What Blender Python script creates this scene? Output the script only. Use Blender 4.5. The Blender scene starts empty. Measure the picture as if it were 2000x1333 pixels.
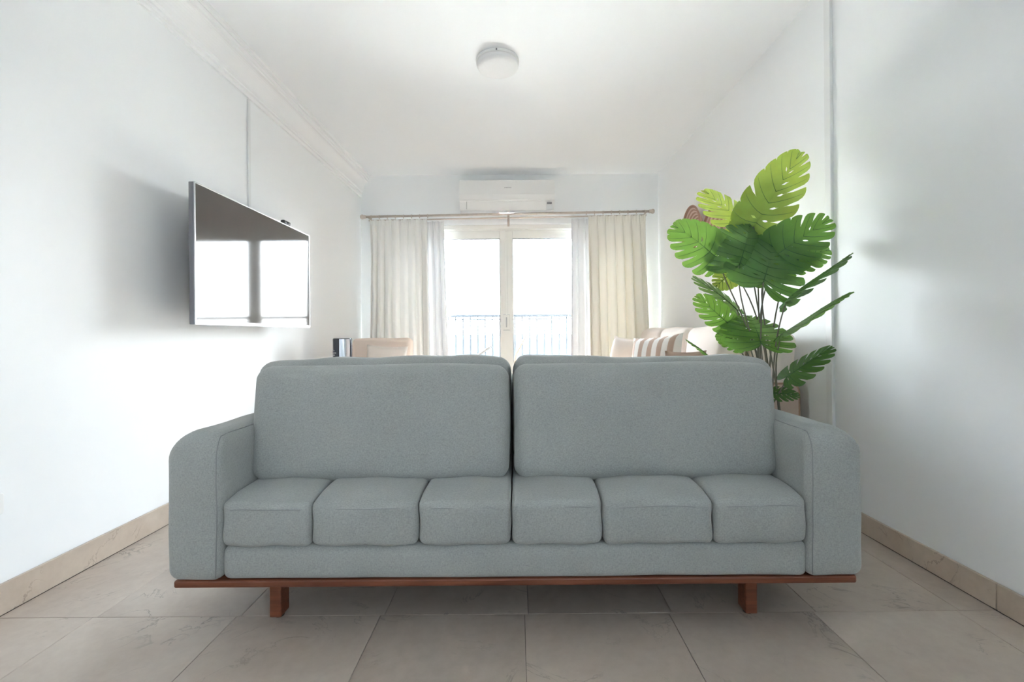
import bpy, bmesh, math, random
from mathutils import Vector, Matrix, noise, Euler

random.seed(7)
SC = bpy.context.scene
COL = SC.collection
PI = math.pi

# ------------------------------------------------------------------ camera
H, F, ROLL, CU, CV = 0.90, 889.0, 0.008, 1010.0, 652.0     # eye height, focal length in px of the 2000 px frame
cam = bpy.data.cameras.new('camera')
cam.sensor_fit = 'HORIZONTAL'; cam.sensor_width = 36.0
cam.lens = F / 2000 * 36
cam.shift_x = (1000 - CU) / 2000
cam.shift_y = (CV - 666.5) / 2000
cam.clip_start = 0.02; cam.clip_end = 60000
cam_o = bpy.data.objects.new('camera', cam)
COL.objects.link(cam_o)
cr, sr = math.cos(ROLL), math.sin(ROLL)
cam_o.matrix_world = Matrix(((cr, sr, 0, 0), (0, 0, -1, 0), (-sr, cr, 0, H), (0, 0, 0, 1)))
SC.camera = cam_o

# ------------------------------------------------------------------ light and exposure
SKY = 14.0
world = bpy.data.worlds.new('world'); SC.world = world
world.use_nodes = True
nt = world.node_tree; nt.nodes.clear()
wo = nt.nodes.new('ShaderNodeOutputWorld'); wb = nt.nodes.new('ShaderNodeBackground')
wt = nt.nodes.new('ShaderNodeTexCoord'); ws = nt.nodes.new('ShaderNodeSeparateXYZ'); wr = nt.nodes.new('ShaderNodeValToRGB')
nt.links.new(wt.outputs['Generated'], ws.inputs[0]); nt.links.new(ws.outputs['Z'], wr.inputs[0])
nt.links.new(wr.outputs[0], wb.inputs[0]); nt.links.new(wb.outputs[0], wo.inputs[0])
wr.color_ramp.elements[0].position = 0.0; wr.color_ramp.elements[0].color = (1.0, 1.0, 1.0, 1)
wr.color_ramp.elements[1].position = 0.8; wr.color_ramp.elements[1].color = (0.50, 0.74, 1.0, 1)
wb.inputs[1].default_value = SKY
SC.view_settings.view_transform = 'Standard'
SC.view_settings.look = 'None'
SC.view_settings.gamma = 1
SC.view_settings.use_curve_mapping = False
SC.view_settings.exposure = 1.45
sun = bpy.data.lights.new('sun', 'SUN'); sun.energy = 400.0; sun.angle = math.radians(1.0); sun.color = (1.0, 0.985, 0.965)
sun_o = bpy.data.objects.new('sun', sun); COL.objects.link(sun_o)
sun_o.rotation_euler = Vector((0.08, -0.72, -0.69)).to_track_quat('-Z', 'Y').to_euler()
SC.cycles.max_bounces = 14
SC.cycles.diffuse_bounces = 10
SC.cycles.glossy_bounces = 4
SC.cycles.transparent_max_bounces = 24
SC.cycles.transmission_bounces = 8
SC.cycles.sample_clamp_indirect = 25
SC.cycles.caustics_reflective = False
SC.cycles.caustics_refractive = False


def portal(loc, rot, sx, sy):
    l = bpy.data.lights.new('opening_portal', 'AREA')
    l.shape = 'RECTANGLE'; l.size = sx; l.size_y = sy
    l.cycles.is_portal = True
    o = bpy.data.objects.new('opening_portal', l); COL.objects.link(o)
    o.location = loc; o.rotation_euler = rot
    return o

# room dimensions (metres)
XL, XR, YB, YR, ZC = -1.69, 1.544, 4.95, -2.6, 2.63
WX0, WX1, WZ1 = -1.45, 1.33, 2.09                     # far opening onto the balcony
SY0, SY1, SZ0, SZ1 = -2.2, -1.5, 1.1, 2.0           # unseen opening behind the camera, added to light the sofa front
portal(((WX0 + WX1) / 2, 5.2, WZ1 / 2), (-PI / 2, 0, 0), WX1 - WX0, WZ1)
portal((XR + 0.22, (SY0 + SY1) / 2, (SZ0 + SZ1) / 2), (0, PI / 2, 0), SZ1 - SZ0, SY1 - SY0)

# ------------------------------------------------------------------ measuring helpers
def P(u, v, Y):
    dx, dy = u - CU, v - CV
    return Vector(((dx - ROLL * dy) * Y / F, Y, H - (dy + ROLL * dx) * Y / F))

# ------------------------------------------------------------------ materials
def new_mat(name):
    m = bpy.data.materials.new(name); m.use_nodes = True
    return m, m.node_tree, m.node_tree.nodes['Principled BSDF']

def N(t, kind, **kw):
    n = t.nodes.new(kind)
    for k, v in kw.items():
        if k in n.inputs: n.inputs[k].default_value = v
        else: setattr(n, k, v)
    return n

def mat(name, col, rough=0.6, metal=0.0, spec=0.5, bump=0.0, bscale=200, var=0.0, vscale=4, ior=None):
    m, t, b = new_mat(name)
    b.inputs['Base Color'].default_value = (*col, 1)
    b.inputs['Roughness'].default_value = rough
    b.inputs['Metallic'].default_value = metal
    b.inputs['Specular IOR Level'].default_value = spec
    if ior: b.inputs['IOR'].default_value = ior
    tc = N(t, 'ShaderNodeTexCoord')
    if bump:
        nz = N(t, 'ShaderNodeTexNoise', Scale=bscale, Detail=3.0)
        bp = N(t, 'ShaderNodeBump', Strength=bump, Distance=0.002)
        t.links.new(tc.outputs['Object'], nz.inputs['Vector'])
        t.links.new(nz.outputs[0], bp.inputs['Height']); t.links.new(bp.outputs[0], b.inputs['Normal'])
    if var:
        nz = N(t, 'ShaderNodeTexNoise', Scale=vscale, Detail=4.0)
        rp = N(t, 'ShaderNodeValToRGB')
        rp.color_ramp.elements[0].position = .3; rp.color_ramp.elements[1].position = .7
        rp.color_ramp.elements[0].color = (*[c * (1 - var) for c in col], 1)
        rp.color_ramp.elements[1].color = (*[min(1, c * (1 + var)) for c in col], 1)
        t.links.new(tc.outputs['Object'], nz.inputs['Vector'])
        t.links.new(nz.outputs[0], rp.inputs[0]); t.links.new(rp.outputs[0], b.inputs['Base Color'])
    return m

M = {}
M['wall'] = mat('white_wall_paint', (0.895, 0.910, 0.918), 0.5, spec=0.35, bump=0.05, bscale=60)
M['ceiling'] = mat('white_ceiling_paint', (0.905, 0.922, 0.938), 0.7, spec=0.2, bump=0.03, bscale=60)
M['plaster'] = mat('cornice_plaster', (0.915, 0.918, 0.92), 0.6, spec=0.3)
M['white_plastic'] = mat('white_plastic', (0.86, 0.86, 0.85), 0.35)
M['trunking'] = mat('trunking_plastic', (0.80, 0.81, 0.81), 0.4)
M['frame'] = mat('cream_window_aluminium', (0.84, 0.83, 0.79), 0.4)
M['frame_dark'] = mat('window_gasket', (0.45, 0.47, 0.50), 0.5)
M['rod'] = mat('brushed_rod_metal', (0.62, 0.54, 0.48), 0.35, metal=0.6, var=.06, vscale=30)
M['grey_plastic'] = mat('grey_plastic', (0.2, 0.2, 0.22), 0.4)
M['soft_grey'] = mat('soft_grey_print', (0.5, 0.5, 0.5), 0.5)
M['tv_body'] = mat('tv_silver_casing', (0.22, 0.22, 0.25), 0.35, metal=0.7)
M['tv_edge'] = mat('tv_bright_bezel', (0.55, 0.56, 0.58), 0.3, metal=0.8)
M['screen'] = mat('tv_screen_glass', (0.060, 0.052, 0.048), 0.06, spec=.5, ior=1.5)
M['black'] = mat('black_plastic', (0.02, 0.02, 0.022), 0.35)
M['gloss_black'] = mat('gloss_black', (0.03, 0.032, 0.045), 0.1)
M['chrome'] = mat('pale_chrome', (0.75, 0.80, 0.88), 0.18, metal=1.0)
M['peach'] = mat('peach_upholstery', (0.86, 0.73, 0.64), 0.85, spec=.2, bump=.15, bscale=500)
M['peach_light'] = mat('pale_peach_cotton', (0.89, 0.80, 0.73), 0.9, spec=.2, bump=.15, bscale=500)
M['cream'] = mat('cream_upholstery', (0.78, 0.70, 0.64), 0.85, spec=.2, bump=.15, bscale=400, var=.04)
M['tan'] = mat('tan_piping', (0.40, 0.27, 0.19), 0.8)
M['arm_tan'] = mat('tan_upholstery', (0.60, 0.47, 0.39), 0.85, spec=.2, bump=.15, bscale=400)
M['brown'] = mat('dusty_brown_cotton', (0.45, 0.32, 0.27), 0.9, spec=.2, bump=.15, bscale=500)
M['taupe'] = mat('taupe_cotton', (0.62, 0.50, 0.44), 0.9, spec=.2, bump=.15, bscale=500)
M['white_cotton'] = mat('white_cotton', (0.85, 0.82, 0.80), 0.9, spec=.2, bump=.15, bscale=500)
M['stem'] = mat('plant_stem', (0.16, 0.15, 0.11), 0.6)
M['vein'] = mat('leaf_vein', (0.035, 0.11, 0.02), 0.55)
M['pot'] = mat('grey_pot', (0.25, 0.25, 0.25), 0.6)
M['soil'] = mat('dark_soil', (0.05, 0.04, 0.03), 0.95, bump=.6, bscale=80)
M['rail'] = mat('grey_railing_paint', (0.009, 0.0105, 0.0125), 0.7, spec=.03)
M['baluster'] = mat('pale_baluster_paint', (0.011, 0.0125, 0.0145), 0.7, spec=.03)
M['balcony'] = mat('balcony_tile', (0.72, 0.70, 0.66), 0.7, var=.06)
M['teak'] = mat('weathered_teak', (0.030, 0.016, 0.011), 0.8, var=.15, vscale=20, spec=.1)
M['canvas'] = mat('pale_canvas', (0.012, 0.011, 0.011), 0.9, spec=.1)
M['dark_hole'] = mat('socket_hole', (0.03, 0.03, 0.03), 0.6)


def sofa_fabric():
    m, t, b = new_mat('grey_green_woven_fabric')
    tc = N(t, 'ShaderNodeTexCoord')
    big = N(t, 'ShaderNodeTexNoise', Scale=3.0, Detail=3.0)
    fine = N(t, 'ShaderNodeTexNoise', Scale=430.0, Detail=2.0)
    mp = N(t, 'ShaderNodeMapping'); mp.inputs['Scale'].default_value = (1, 1, 0.35)
    mp2 = N(t, 'ShaderNodeMapping'); mp2.inputs['Scale'].default_value = (0.35, 1, 1)
    fine2 = N(t, 'ShaderNodeTexNoise', Scale=430.0, Detail=2.0)
    t.links.new(tc.outputs['Object'], big.inputs['Vector'])
    t.links.new(tc.outputs['Object'], mp.inputs['Vector']); t.links.new(mp.outputs[0], fine.inputs['Vector'])
    t.links.new(tc.outputs['Object'], mp2.inputs['Vector']); t.links.new(mp2.outputs[0], fine2.inputs['Vector'])
    ad = N(t, 'ShaderNodeMath', operation='ADD')
    t.links.new(fine.outputs[0], ad.inputs[0]); t.links.new(fine2.outputs[0], ad.inputs[1])
    mr = N(t, 'ShaderNodeMapRange'); mr.inputs[1].default_value = .7; mr.inputs[2].default_value = 1.3
    mr.inputs[3].default_value = 0; mr.inputs[4].default_value = 1
    t.links.new(ad.outputs[0], mr.inputs[0])
    rp = N(t, 'ShaderNodeValToRGB')
    rp.color_ramp.elements[0].color = (0.295, 0.310, 0.300, 1)
    rp.color_ramp.elements[1].color = (0.402, 0.420, 0.405, 1)
    t.links.new(mr.outputs[0], rp.inputs[0])
    hs = N(t, 'ShaderNodeHueSaturation')
    mr2 = N(t, 'ShaderNodeMapRange'); mr2.inputs[1].default_value = .3; mr2.inputs[2].default_value = .7
    mr2.inputs[3].default_value = .95; mr2.inputs[4].default_value = 1.05
    t.links.new(big.outputs[0], mr2.inputs[0]); t.links.new(mr2.outputs[0], hs.inputs['Value'])
    t.links.new(rp.outputs[0], hs.inputs['Color']); t.links.new(hs.outputs[0], b.inputs['Base Color'])
    bp = N(t, 'ShaderNodeBump', Strength=0.35, Distance=0.002)
    t.links.new(ad.outputs[0], bp.inputs['Height']); t.links.new(bp.outputs[0], b.inputs['Normal'])
    b.inputs['Roughness'].default_value = 0.95
    b.inputs['Specular IOR Level'].default_value = 0.15
    b.inputs['Sheen Weight'].default_value = 0.25
    b.inputs['Sheen Roughness'].default_value = 0.5
    return m
M['fabric'] = sofa_fabric()
M['seam'] = mat('fabric_seam', (0.285, 0.302, 0.298), 0.95, spec=.1)


def wood_mat():
    m, t, b = new_mat('red_brown_wood')
    tc = N(t, 'ShaderNodeTexCoord'); mp = N(t, 'ShaderNodeMapping'); mp.inputs['Scale'].default_value = (2, 30, 30)
    nz = N(t, 'ShaderNodeTexNoise', Scale=3.0, Detail=5.0); rp = N(t, 'ShaderNodeValToRGB')
    rp.color_ramp.elements[0].color = (0.125, 0.036, 0.016, 1); rp.color_ramp.elements[1].color = (0.215, 0.068, 0.030, 1)
    rp.color_ramp.elements[0].position = .3; rp.color_ramp.elements[1].position = .7
    t.links.new(tc.outputs['Object'], mp.inputs[0]); t.links.new(mp.outputs[0], nz.inputs['Vector'])
    t.links.new(nz.outputs[0], rp.inputs[0]); t.links.new(rp.outputs[0], b.inputs['Base Color'])
    b.inputs['Roughness'].default_value = 0.45
    return m
M['wood'] = wood_mat()


def marble(name, c0, c1, vein, rough):
    m, t, b = new_mat(name)
    g = N(t, 'ShaderNodeNewGeometry'); oi = N(t, 'ShaderNodeObjectInfo')
    sc = N(t, 'ShaderNodeMath', operation='MULTIPLY'); sc.inputs[1].default_value = 37.0
    t.links.new(oi.outputs['Random'], sc.inputs[0])
    av = N(t, 'ShaderNodeVectorMath', operation='ADD')
    t.links.new(g.outputs['Position'], av.inputs[0]); t.links.new(sc.outputs[0], av.inputs[1])
    n1 = N(t, 'ShaderNodeTexNoise', Scale=2.4, Detail=7.0, Roughness=.62, Distortion=.6)
    n2 = N(t, 'ShaderNodeTexNoise', Scale=32.0, Detail=5.0, Roughness=.6)
    n3 = N(t, 'ShaderNodeTexNoise', Scale=3.4, Detail=6.0, Roughness=.6, Distortion=1.4)
    n4 = N(t, 'ShaderNodeTexNoise', Scale=5.0, Detail=2.0)
    for n in (n1, n2, n3, n4): t.links.new(av.outputs[0], n.inputs['Vector'])
    ad = N(t, 'ShaderNodeMath', operation='MULTIPLY_ADD'); ad.inputs[1].default_value = .35
    t.links.new(n2.outputs[0], ad.inputs[0]); t.links.new(n1.outputs[0], ad.inputs[2])
    rp = N(t, 'ShaderNodeValToRGB')
    rp.color_ramp.elements[0].position = .45; rp.color_ramp.elements[1].position = .9
    rp.color_ramp.elements[0].color = (*c0, 1); rp.color_ramp.elements[1].color = (*c1, 1)
    t.links.new(ad.outputs[0], rp.inputs[0])
    # thin broken veins
    s1 = N(t, 'ShaderNodeMath', operation='SUBTRACT'); s1.inputs[1].default_value = .5
    ab = N(t, 'ShaderNodeMath', operation='ABSOLUTE')
    t.links.new(n3.outputs[0], s1.inputs[0]); t.links.new(s1.outputs[0], ab.inputs[0])
    mr = N(t, 'ShaderNodeMapRange'); mr.inputs[1].default_value = 0; mr.inputs[2].default_value = .012
    mr.inputs[3].default_value = 1; mr.inputs[4].default_value = 0
    t.links.new(ab.outputs[0], mr.inputs[0])
    mk = N(t, 'ShaderNodeMapRange'); mk.inputs[1].default_value = .5; mk.inputs[2].default_value = .66
    mk.inputs[3].default_value = 0; mk.inputs[4].default_value = .75
    t.links.new(n4.outputs[0], mk.inputs[0])
    mm = N(t, 'ShaderNodeMath', operation='MULTIPLY')
    t.links.new(mr.outputs[0], mm.inputs[0]); t.links.new(mk.outputs[0], mm.inputs[1])
    mx = N(t, 'ShaderNodeMixRGB'); mx.inputs[2].default_value = (*vein, 1)
    t.links.new(mm.outputs[0], mx.inputs[0]); t.links.new(rp.outputs[0], mx.inputs[1])
    # each slab a little lighter or darker
    hs = N(t, 'ShaderNodeHueSaturation'); mv = N(t, 'ShaderNodeMapRange')
    mv.inputs[3].default_value = .95; mv.inputs[4].default_value = 1.05
    t.links.new(oi.outputs['Random'], mv.inputs[0]); t.links.new(mv.outputs[0], hs.inputs['Value'])
    t.links.new(mx.outputs[0], hs.inputs['Color']); t.links.new(hs.outputs[0], b.inputs['Base Color'])
    b.inputs['Roughness'].default_value = rough
    b.inputs['Specular IOR Level'].default_value = 0.4
    return m
M['tile'] = marble('beige_marble_tile', (0.405, 0.335, 0.280), (0.535, 0.462, 0.398), (0.20, 0.175, 0.15), 0.42)
M['skirting'] = marble('beige_marble_skirting', (0.47, 0.385, 0.31), (0.61, 0.515, 0.425), (0.24, 0.18, 0.14), 0.35)
M['grout'] = mat('dark_grout', (0.16, 0.14, 0.125), 0.9)


def mix_shader(name, parts, fac):
    m = bpy.data.materials.new(name); m.use_nodes = True
    t = m.node_tree; t.nodes.clear(); o = t.nodes.new('ShaderNodeOutputMaterial')
    ns = []
    for kind, col in parts:
        n = t.nodes.new(kind); n.inputs[0].default_value = (*col, 1); ns.append(n)
    cur = ns[0]
    for n, f in zip(ns[1:], fac):
        x = t.nodes.new('ShaderNodeMixShader')
        if f == 'fresnel':
            fr = t.nodes.new('ShaderNodeFresnel'); fr.inputs[0].default_value = 1.45; t.links.new(fr.outputs[0], x.inputs[0])
        else: x.inputs[0].default_value = f
        t.links.new(cur.outputs[0], x.inputs[1]); t.links.new(n.outputs[0], x.inputs[2]); cur = x
    t.links.new(cur.outputs[0], o.inputs[0])
    return m
M['glass'] = mix_shader('window_glass', [('ShaderNodeBsdfTransparent', (.96, .98, .98)), ('ShaderNodeBsdfGlossy', (1, 1, 1))], ['fresnel'])
for n in M['glass'].node_tree.nodes:
    if n.type == 'BSDF_GLOSSY': n.inputs['Roughness'].default_value = 0.01
M['drape'] = mix_shader('cream_drape_fabric', [('ShaderNodeBsdfDiffuse', (.91, .90, .875)), ('ShaderNodeBsdfTranslucent', (.75, .72, .68))], [.022])
M['sunlit_drape'] = mix_shader('sunlit_drape_fabric', [('ShaderNodeBsdfDiffuse', (.89, .86, .79)), ('ShaderNodeBsdfTranslucent', (.80, .71, .55))], [.026])  # drape copy with the sun's warmth put into its colours
M['sheer'] = mix_shader('white_sheer_fabric', [('ShaderNodeBsdfDiffuse', (.85, .85, .86)), ('ShaderNodeBsdfTranslucent', (.8, .8, .82)), ('ShaderNodeBsdfTransparent', (1, 1, 1))], [.014, .002])
M['diffuser'] = mix_shader('lamp_diffuser', [('ShaderNodeBsdfDiffuse', (.93, .93, .94)), ('ShaderNodeBsdfTranslucent', (.93, .93, .93))], [.3])


def leaf_mat(name, col, trans, f):
    m, t, b = new_mat(name)
    out = t.nodes['Material Output']
    b.inputs['Roughness'].default_value = 0.38
    b.inputs['Specular IOR Level'].default_value = 0.45
    tc = N(t, 'ShaderNodeTexCoord'); nz = N(t, 'ShaderNodeTexNoise', Scale=14.0, Detail=3.0); rp = N(t, 'ShaderNodeValToRGB')
    rp.color_ramp.elements[0].position = .3; rp.color_ramp.elements[1].position = .7
    rp.color_ramp.elements[0].color = (*[c * .8 for c in col], 1); rp.color_ramp.elements[1].color = (*[c * 1.2 for c in col], 1)
    t.links.new(tc.outputs['Object'], nz.inputs['Vector']); t.links.new(nz.outputs[0], rp.inputs[0]); t.links.new(rp.outputs[0], b.inputs['Base Color'])
    tr = N(t, 'ShaderNodeBsdfTranslucent'); tr.inputs[0].default_value = (*trans, 1)
    mx = N(t, 'ShaderNodeMixShader'); mx.inputs[0].default_value = f
    t.links.new(b.outputs[0], mx.inputs[1]); t.links.new(tr.outputs[0], mx.inputs[2]); t.links.new(mx.outputs[0], out.inputs[0])
    return m
M['leaf'] = leaf_mat('monstera_leaf', (0.060, 0.165, 0.040), (0.21, 0.40, 0.055), .40)
M['leaf_dark'] = leaf_mat('dark_monstera_leaf', (0.058, 0.140, 0.038), (0.15, 0.33, 0.045), .34)
M['leaf_backlit'] = leaf_mat('backlit_monstera_leaf', (0.16, 0.29, 0.07), (0.42, 0.52, 0.07), .45)  # leaf copy with the glow of backlight put into its colours


def striped(name, a, b_, scale, direction='X'):
    m, t, b = new_mat(name)
    tc = N(t, 'ShaderNodeTexCoord'); w = N(t, 'ShaderNodeTexWave', Scale=scale, Distortion=.3); w.bands_direction = direction
    rp = N(t, 'ShaderNodeValToRGB'); rp.color_ramp.elements[0].position = .45; rp.color_ramp.elements[1].position = .6
    rp.color_ramp.elements[0].color = (*a, 1); rp.color_ramp.elements[1].color = (*b_, 1)
    t.links.new(tc.outputs['UV'], w.inputs['Vector']); t.links.new(w.outputs[0], rp.inputs[0]); t.links.new(rp.outputs[0], b.inputs['Base Color'])
    b.inputs['Roughness'].default_value = .9
    return m
M['stripe'] = striped('brown_striped_cotton', (0.84, 0.80, 0.77), (0.50, 0.36, 0.29), 1.6)
M['wicker'] = None
def wicker():
    m, t, b = new_mat('pink_brown_wicker')
    tc = N(t, 'ShaderNodeTexCoord'); w = N(t, 'ShaderNodeTexWave', Scale=14.0, Distortion=2.0); w.inputs['Detail'].default_value = 2
    w.wave_type = 'RINGS'; w.rings_direction = 'X'
    rp = N(t, 'ShaderNodeValToRGB'); rp.color_ramp.elements[0].color = (.36, .20, .14, 1); rp.color_ramp.elements[1].color = (.68, .50, .42, 1)
    bp = N(t, 'ShaderNodeBump', Strength=.6, Distance=.004)
    t.links.new(tc.outputs['Object'], w.inputs['Vector']); t.links.new(w.outputs[0], rp.inputs[0]); t.links.new(rp.outputs[0], b.inputs['Base Color'])
    t.links.new(w.outputs[0], bp.inputs['Height']); t.links.new(bp.outputs[0], b.inputs['Normal'])
    b.inputs['Roughness'].default_value = .75
    return m
M['wicker'] = wicker()
M['wicker_rim'] = mat('wicker_rim', (0.33, 0.18, 0.13), .7)

def sea_mat():
    m, t, b = new_mat('sea_water')
    b.inputs['Base Color'].default_value = (0.0044, 0.0058, 0.0070, 1)
    b.inputs['Roughness'].default_value = 0.35
    b.inputs['IOR'].default_value = 1.33
    b.inputs['Specular IOR Level'].default_value = 0.0
    tc = N(t, 'ShaderNodeTexCoord'); nz = N(t, 'ShaderNodeTexNoise', Scale=.05, Detail=4.0); bp = N(t, 'ShaderNodeBump', Strength=.3, Distance=1.0)
    t.links.new(tc.outputs['Object'], nz.inputs['Vector']); t.links.new(nz.outputs[0], bp.inputs['Height']); t.links.new(bp.outputs[0], b.inputs['Normal'])
    return m
M['sea'] = sea_mat()

# ------------------------------------------------------------------ mesh helpers (all coordinates are world coordinates)
def base_of(o):
    v = Vector((0, 0, 0))
    while o is not None:
        v += o.location; o = o.parent
    return v

def obj(name, bm, material, parent=None, smooth=False, loc=None):
    """link bm (built in world coordinates) as one object"""
    org = base_of(parent) if parent else Vector((0, 0, 0))
    if loc is not None: org = Vector(loc)
    bmesh.ops.translate(bm, verts=bm.verts, vec=-org)
    bmesh.ops.recalc_face_normals(bm, faces=bm.faces)
    me = bpy.data.meshes.new(name)
    bm.to_mesh(me); bm.free()
    if smooth:
        for p in me.polygons: p.use_smooth = True
    if isinstance(material, (list, tuple)):
        for x in material: me.materials.append(x)
    else: me.materials.append(material)
    o = bpy.data.objects.new(name, me); COL.objects.link(o)
    if parent: o.parent = parent; o.location = org - base_of(parent)
    else: o.location = org
    return o

def thing(name, label, cat, loc=(0, 0, 0), group=None):
    o = bpy.data.objects.new(name, None); COL.objects.link(o)
    o.empty_display_size = .1
    o.location = loc; o['label'] = label; o['category'] = cat
    if group: o['group'] = group
    return o

def tag(o, label, cat, group=None):
    o['label'] = label; o['category'] = cat
    if group: o['group'] = group
    return o

def struct(o):
    o['kind'] = 'structure'; return o

def inst(name, me, parent, loc):
    o = bpy.data.objects.new(name, me); COL.objects.link(o); o.parent = parent
    o.location = Vector(loc) - base_of(parent)
    return o

def box(bm, x0, x1, y0, y1, z0, z1, bev=0.0, seg=2):
    r = bmesh.ops.create_cube(bm, size=1)
    vs = r['verts']
    for v in vs:
        v.co = Vector((x0 + (v.co.x + .5) * (x1 - x0), y0 + (v.co.y + .5) * (y1 - y0), z0 + (v.co.z + .5) * (z1 - z0)))
    if bev > 0:
        es = {e for v in vs for e in v.link_edges}
        bmesh.ops.bevel(bm, geom=list(es), offset=bev, segments=seg, affect='EDGES', profile=.5)
    return bm

def B(*a, **k): return box(bmesh.new(), *a, **k)

def tube(bm, pts, rad, n=8, cap=True):
    pts = [Vector(p) for p in pts]
    rads = rad if isinstance(rad, (list, tuple)) else [rad] * len(pts)
    rings = []; up = None
    for i, p in enumerate(pts):
        d = (pts[min(i + 1, len(pts) - 1)] - pts[max(i - 1, 0)]).normalized()
        if up is None:
            up = Vector((0, 0, 1)) if abs(d.z) < .9 else Vector((1, 0, 0))
        a = d.cross(up).normalized(); b = a.cross(d).normalized(); up = b
        rings.append([bm.verts.new(p + rads[i] * (math.cos(2 * PI * k / n) * a + math.sin(2 * PI * k / n) * b)) for k in range(n)])
    for r0, r1 in zip(rings, rings[1:]):
        for k in range(n):
            bm.faces.new((r0[k], r0[(k + 1) % n], r1[(k + 1) % n], r1[k]))
    if cap and n > 2:
        bm.faces.new(rings[0][::-1]); bm.faces.new(rings[-1])
    return bm

def lathe(bm, prof, c, axis='Z', n=40):
    c = Vector(c); rings = []
    def pt(r, h, t):
        a, b = r * math.cos(t), r * math.sin(t)
        return c + (Vector((a, b, h)) if axis == 'Z' else Vector((h, a, b)) if axis == 'X' else Vector((a, h, b)))
    for r, h in prof:
        if r < 1e-6: rings.append([bm.verts.new(pt(0, h, 0))])
        else: rings.append([bm.verts.new(pt(r, h, 2 * PI * k / n)) for k in range(n)])
    for r0, r1 in zip(rings, rings[1:]):
        for k in range(n):
            k2 = (k + 1) % n
            if len(r0) == 1 and len(r1) == 1: continue
            if len(r0) == 1: bm.faces.new((r0[0], r1[k], r1[k2]))
            elif len(r1) == 1: bm.faces.new((r0[k], r0[k2], r1[0]))
            else: bm.faces.new((r0[k], r0[k2], r1[k2], r1[k]))
    return bm

def rbox(bm, c, s, r, n=8, bulge=(0, 0, 0), wob=0.0, wsc=6.0, fn=None, xf=None, phis=(15, 30, 45)):
    """soft box: corner radius r, faces crowned by bulge, optional wobble; fn(local) edits points before placing"""
    hx, hy, hz = s[0] / 2, s[1] / 2, s[2] / 2
    def coords(h):
        i = h - r
        e = [i + r * math.tan(math.radians(p)) for p in phis]
        m = [-i + 2 * i * k / n for k in range(n + 1)]
        return [-x for x in reversed(e)] + m + e
    cs = (coords(hx), coords(hy), coords(hz)); hs = (hx, hy, hz)
    c = Vector(c); nv = []
    for ax in range(3):
        a, b = [k for k in range(3) if k != ax]
        for sg in (-1, 1):
            g = []
            for ua in cs[a]:
                row = []
                for ub in cs[b]:
                    p = [0, 0, 0]; p[ax] = sg * hs[ax]; p[a] = ua; p[b] = ub
                    q = [max(-(hs[k] - r), min(hs[k] - r, p[k])) for k in range(3)]
                    d = Vector([p[k] - q[k] for k in range(3)])
                    d.normalize()
                    w = Vector(q) + r * d
                    nrm = [w[k] / hs[k] for k in range(3)]
                    for k in range(3):
                        o1, o2 = [j for j in range(3) if j != k]
                        w[k] += nrm[k] * bulge[k] * max(0, 1 - nrm[o1] ** 2) * max(0, 1 - nrm[o2] ** 2)
                    if fn: w = Vector(fn(w))
                    if xf is not None: w = xf @ w
                    w = w + c
                    if wob:
                        w += wob * noise.noise_vector(w * wsc)
                    row.append(bm.verts.new(w))
                g.append(row)
            for i in range(len(g) - 1):
                for j in range(len(g[0]) - 1):
                    bm.faces.new((g[i][j], g[i + 1][j], g[i + 1][j + 1], g[i][j + 1]))
            for row in g: nv += row
    bmesh.ops.remove_doubles(bm, verts=nv, dist=1e-5)
    return bm

def round_rect(x0, x1, z0, z1, rad, seg=6):
    """closed outline; rad = radii of (bottom-left, bottom-right, top-right, top-left)"""
    pts = []
    for (cx, cz, r, a0) in ((x0, z0, rad[0], 180), (x1, z0, rad[1], 270), (x1, z1, rad[2], 0), (x0, z1, rad[3], 90)):
        sx = 1 if cx == x0 else -1; sz = 1 if cz == z0 else -1
        for k in range(seg + 1):
            a = math.radians(a0 + 90 * k / seg)
            pts.append((cx + sx * r + r * math.cos(a), cz + sz * r + r * math.sin(a)))
    return pts

def outline(x0, x1, z0, z1, rad, ins, seg, sub):
    r = [max(q - ins, .0015) for q in rad]
    c = round_rect(x0 + ins, x1 - ins, z0 + ins, z1 - ins, r, seg)
    out = []; n = len(c)
    for i, p in enumerate(c):
        out.append(p)
        if i % (seg + 1) == seg:
            q = c[(i + 1) % n]
            for k in range(1, sub): out.append((p[0] + (q[0] - p[0]) * k / sub, p[1] + (q[1] - p[1]) * k / sub))
    return out

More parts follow.
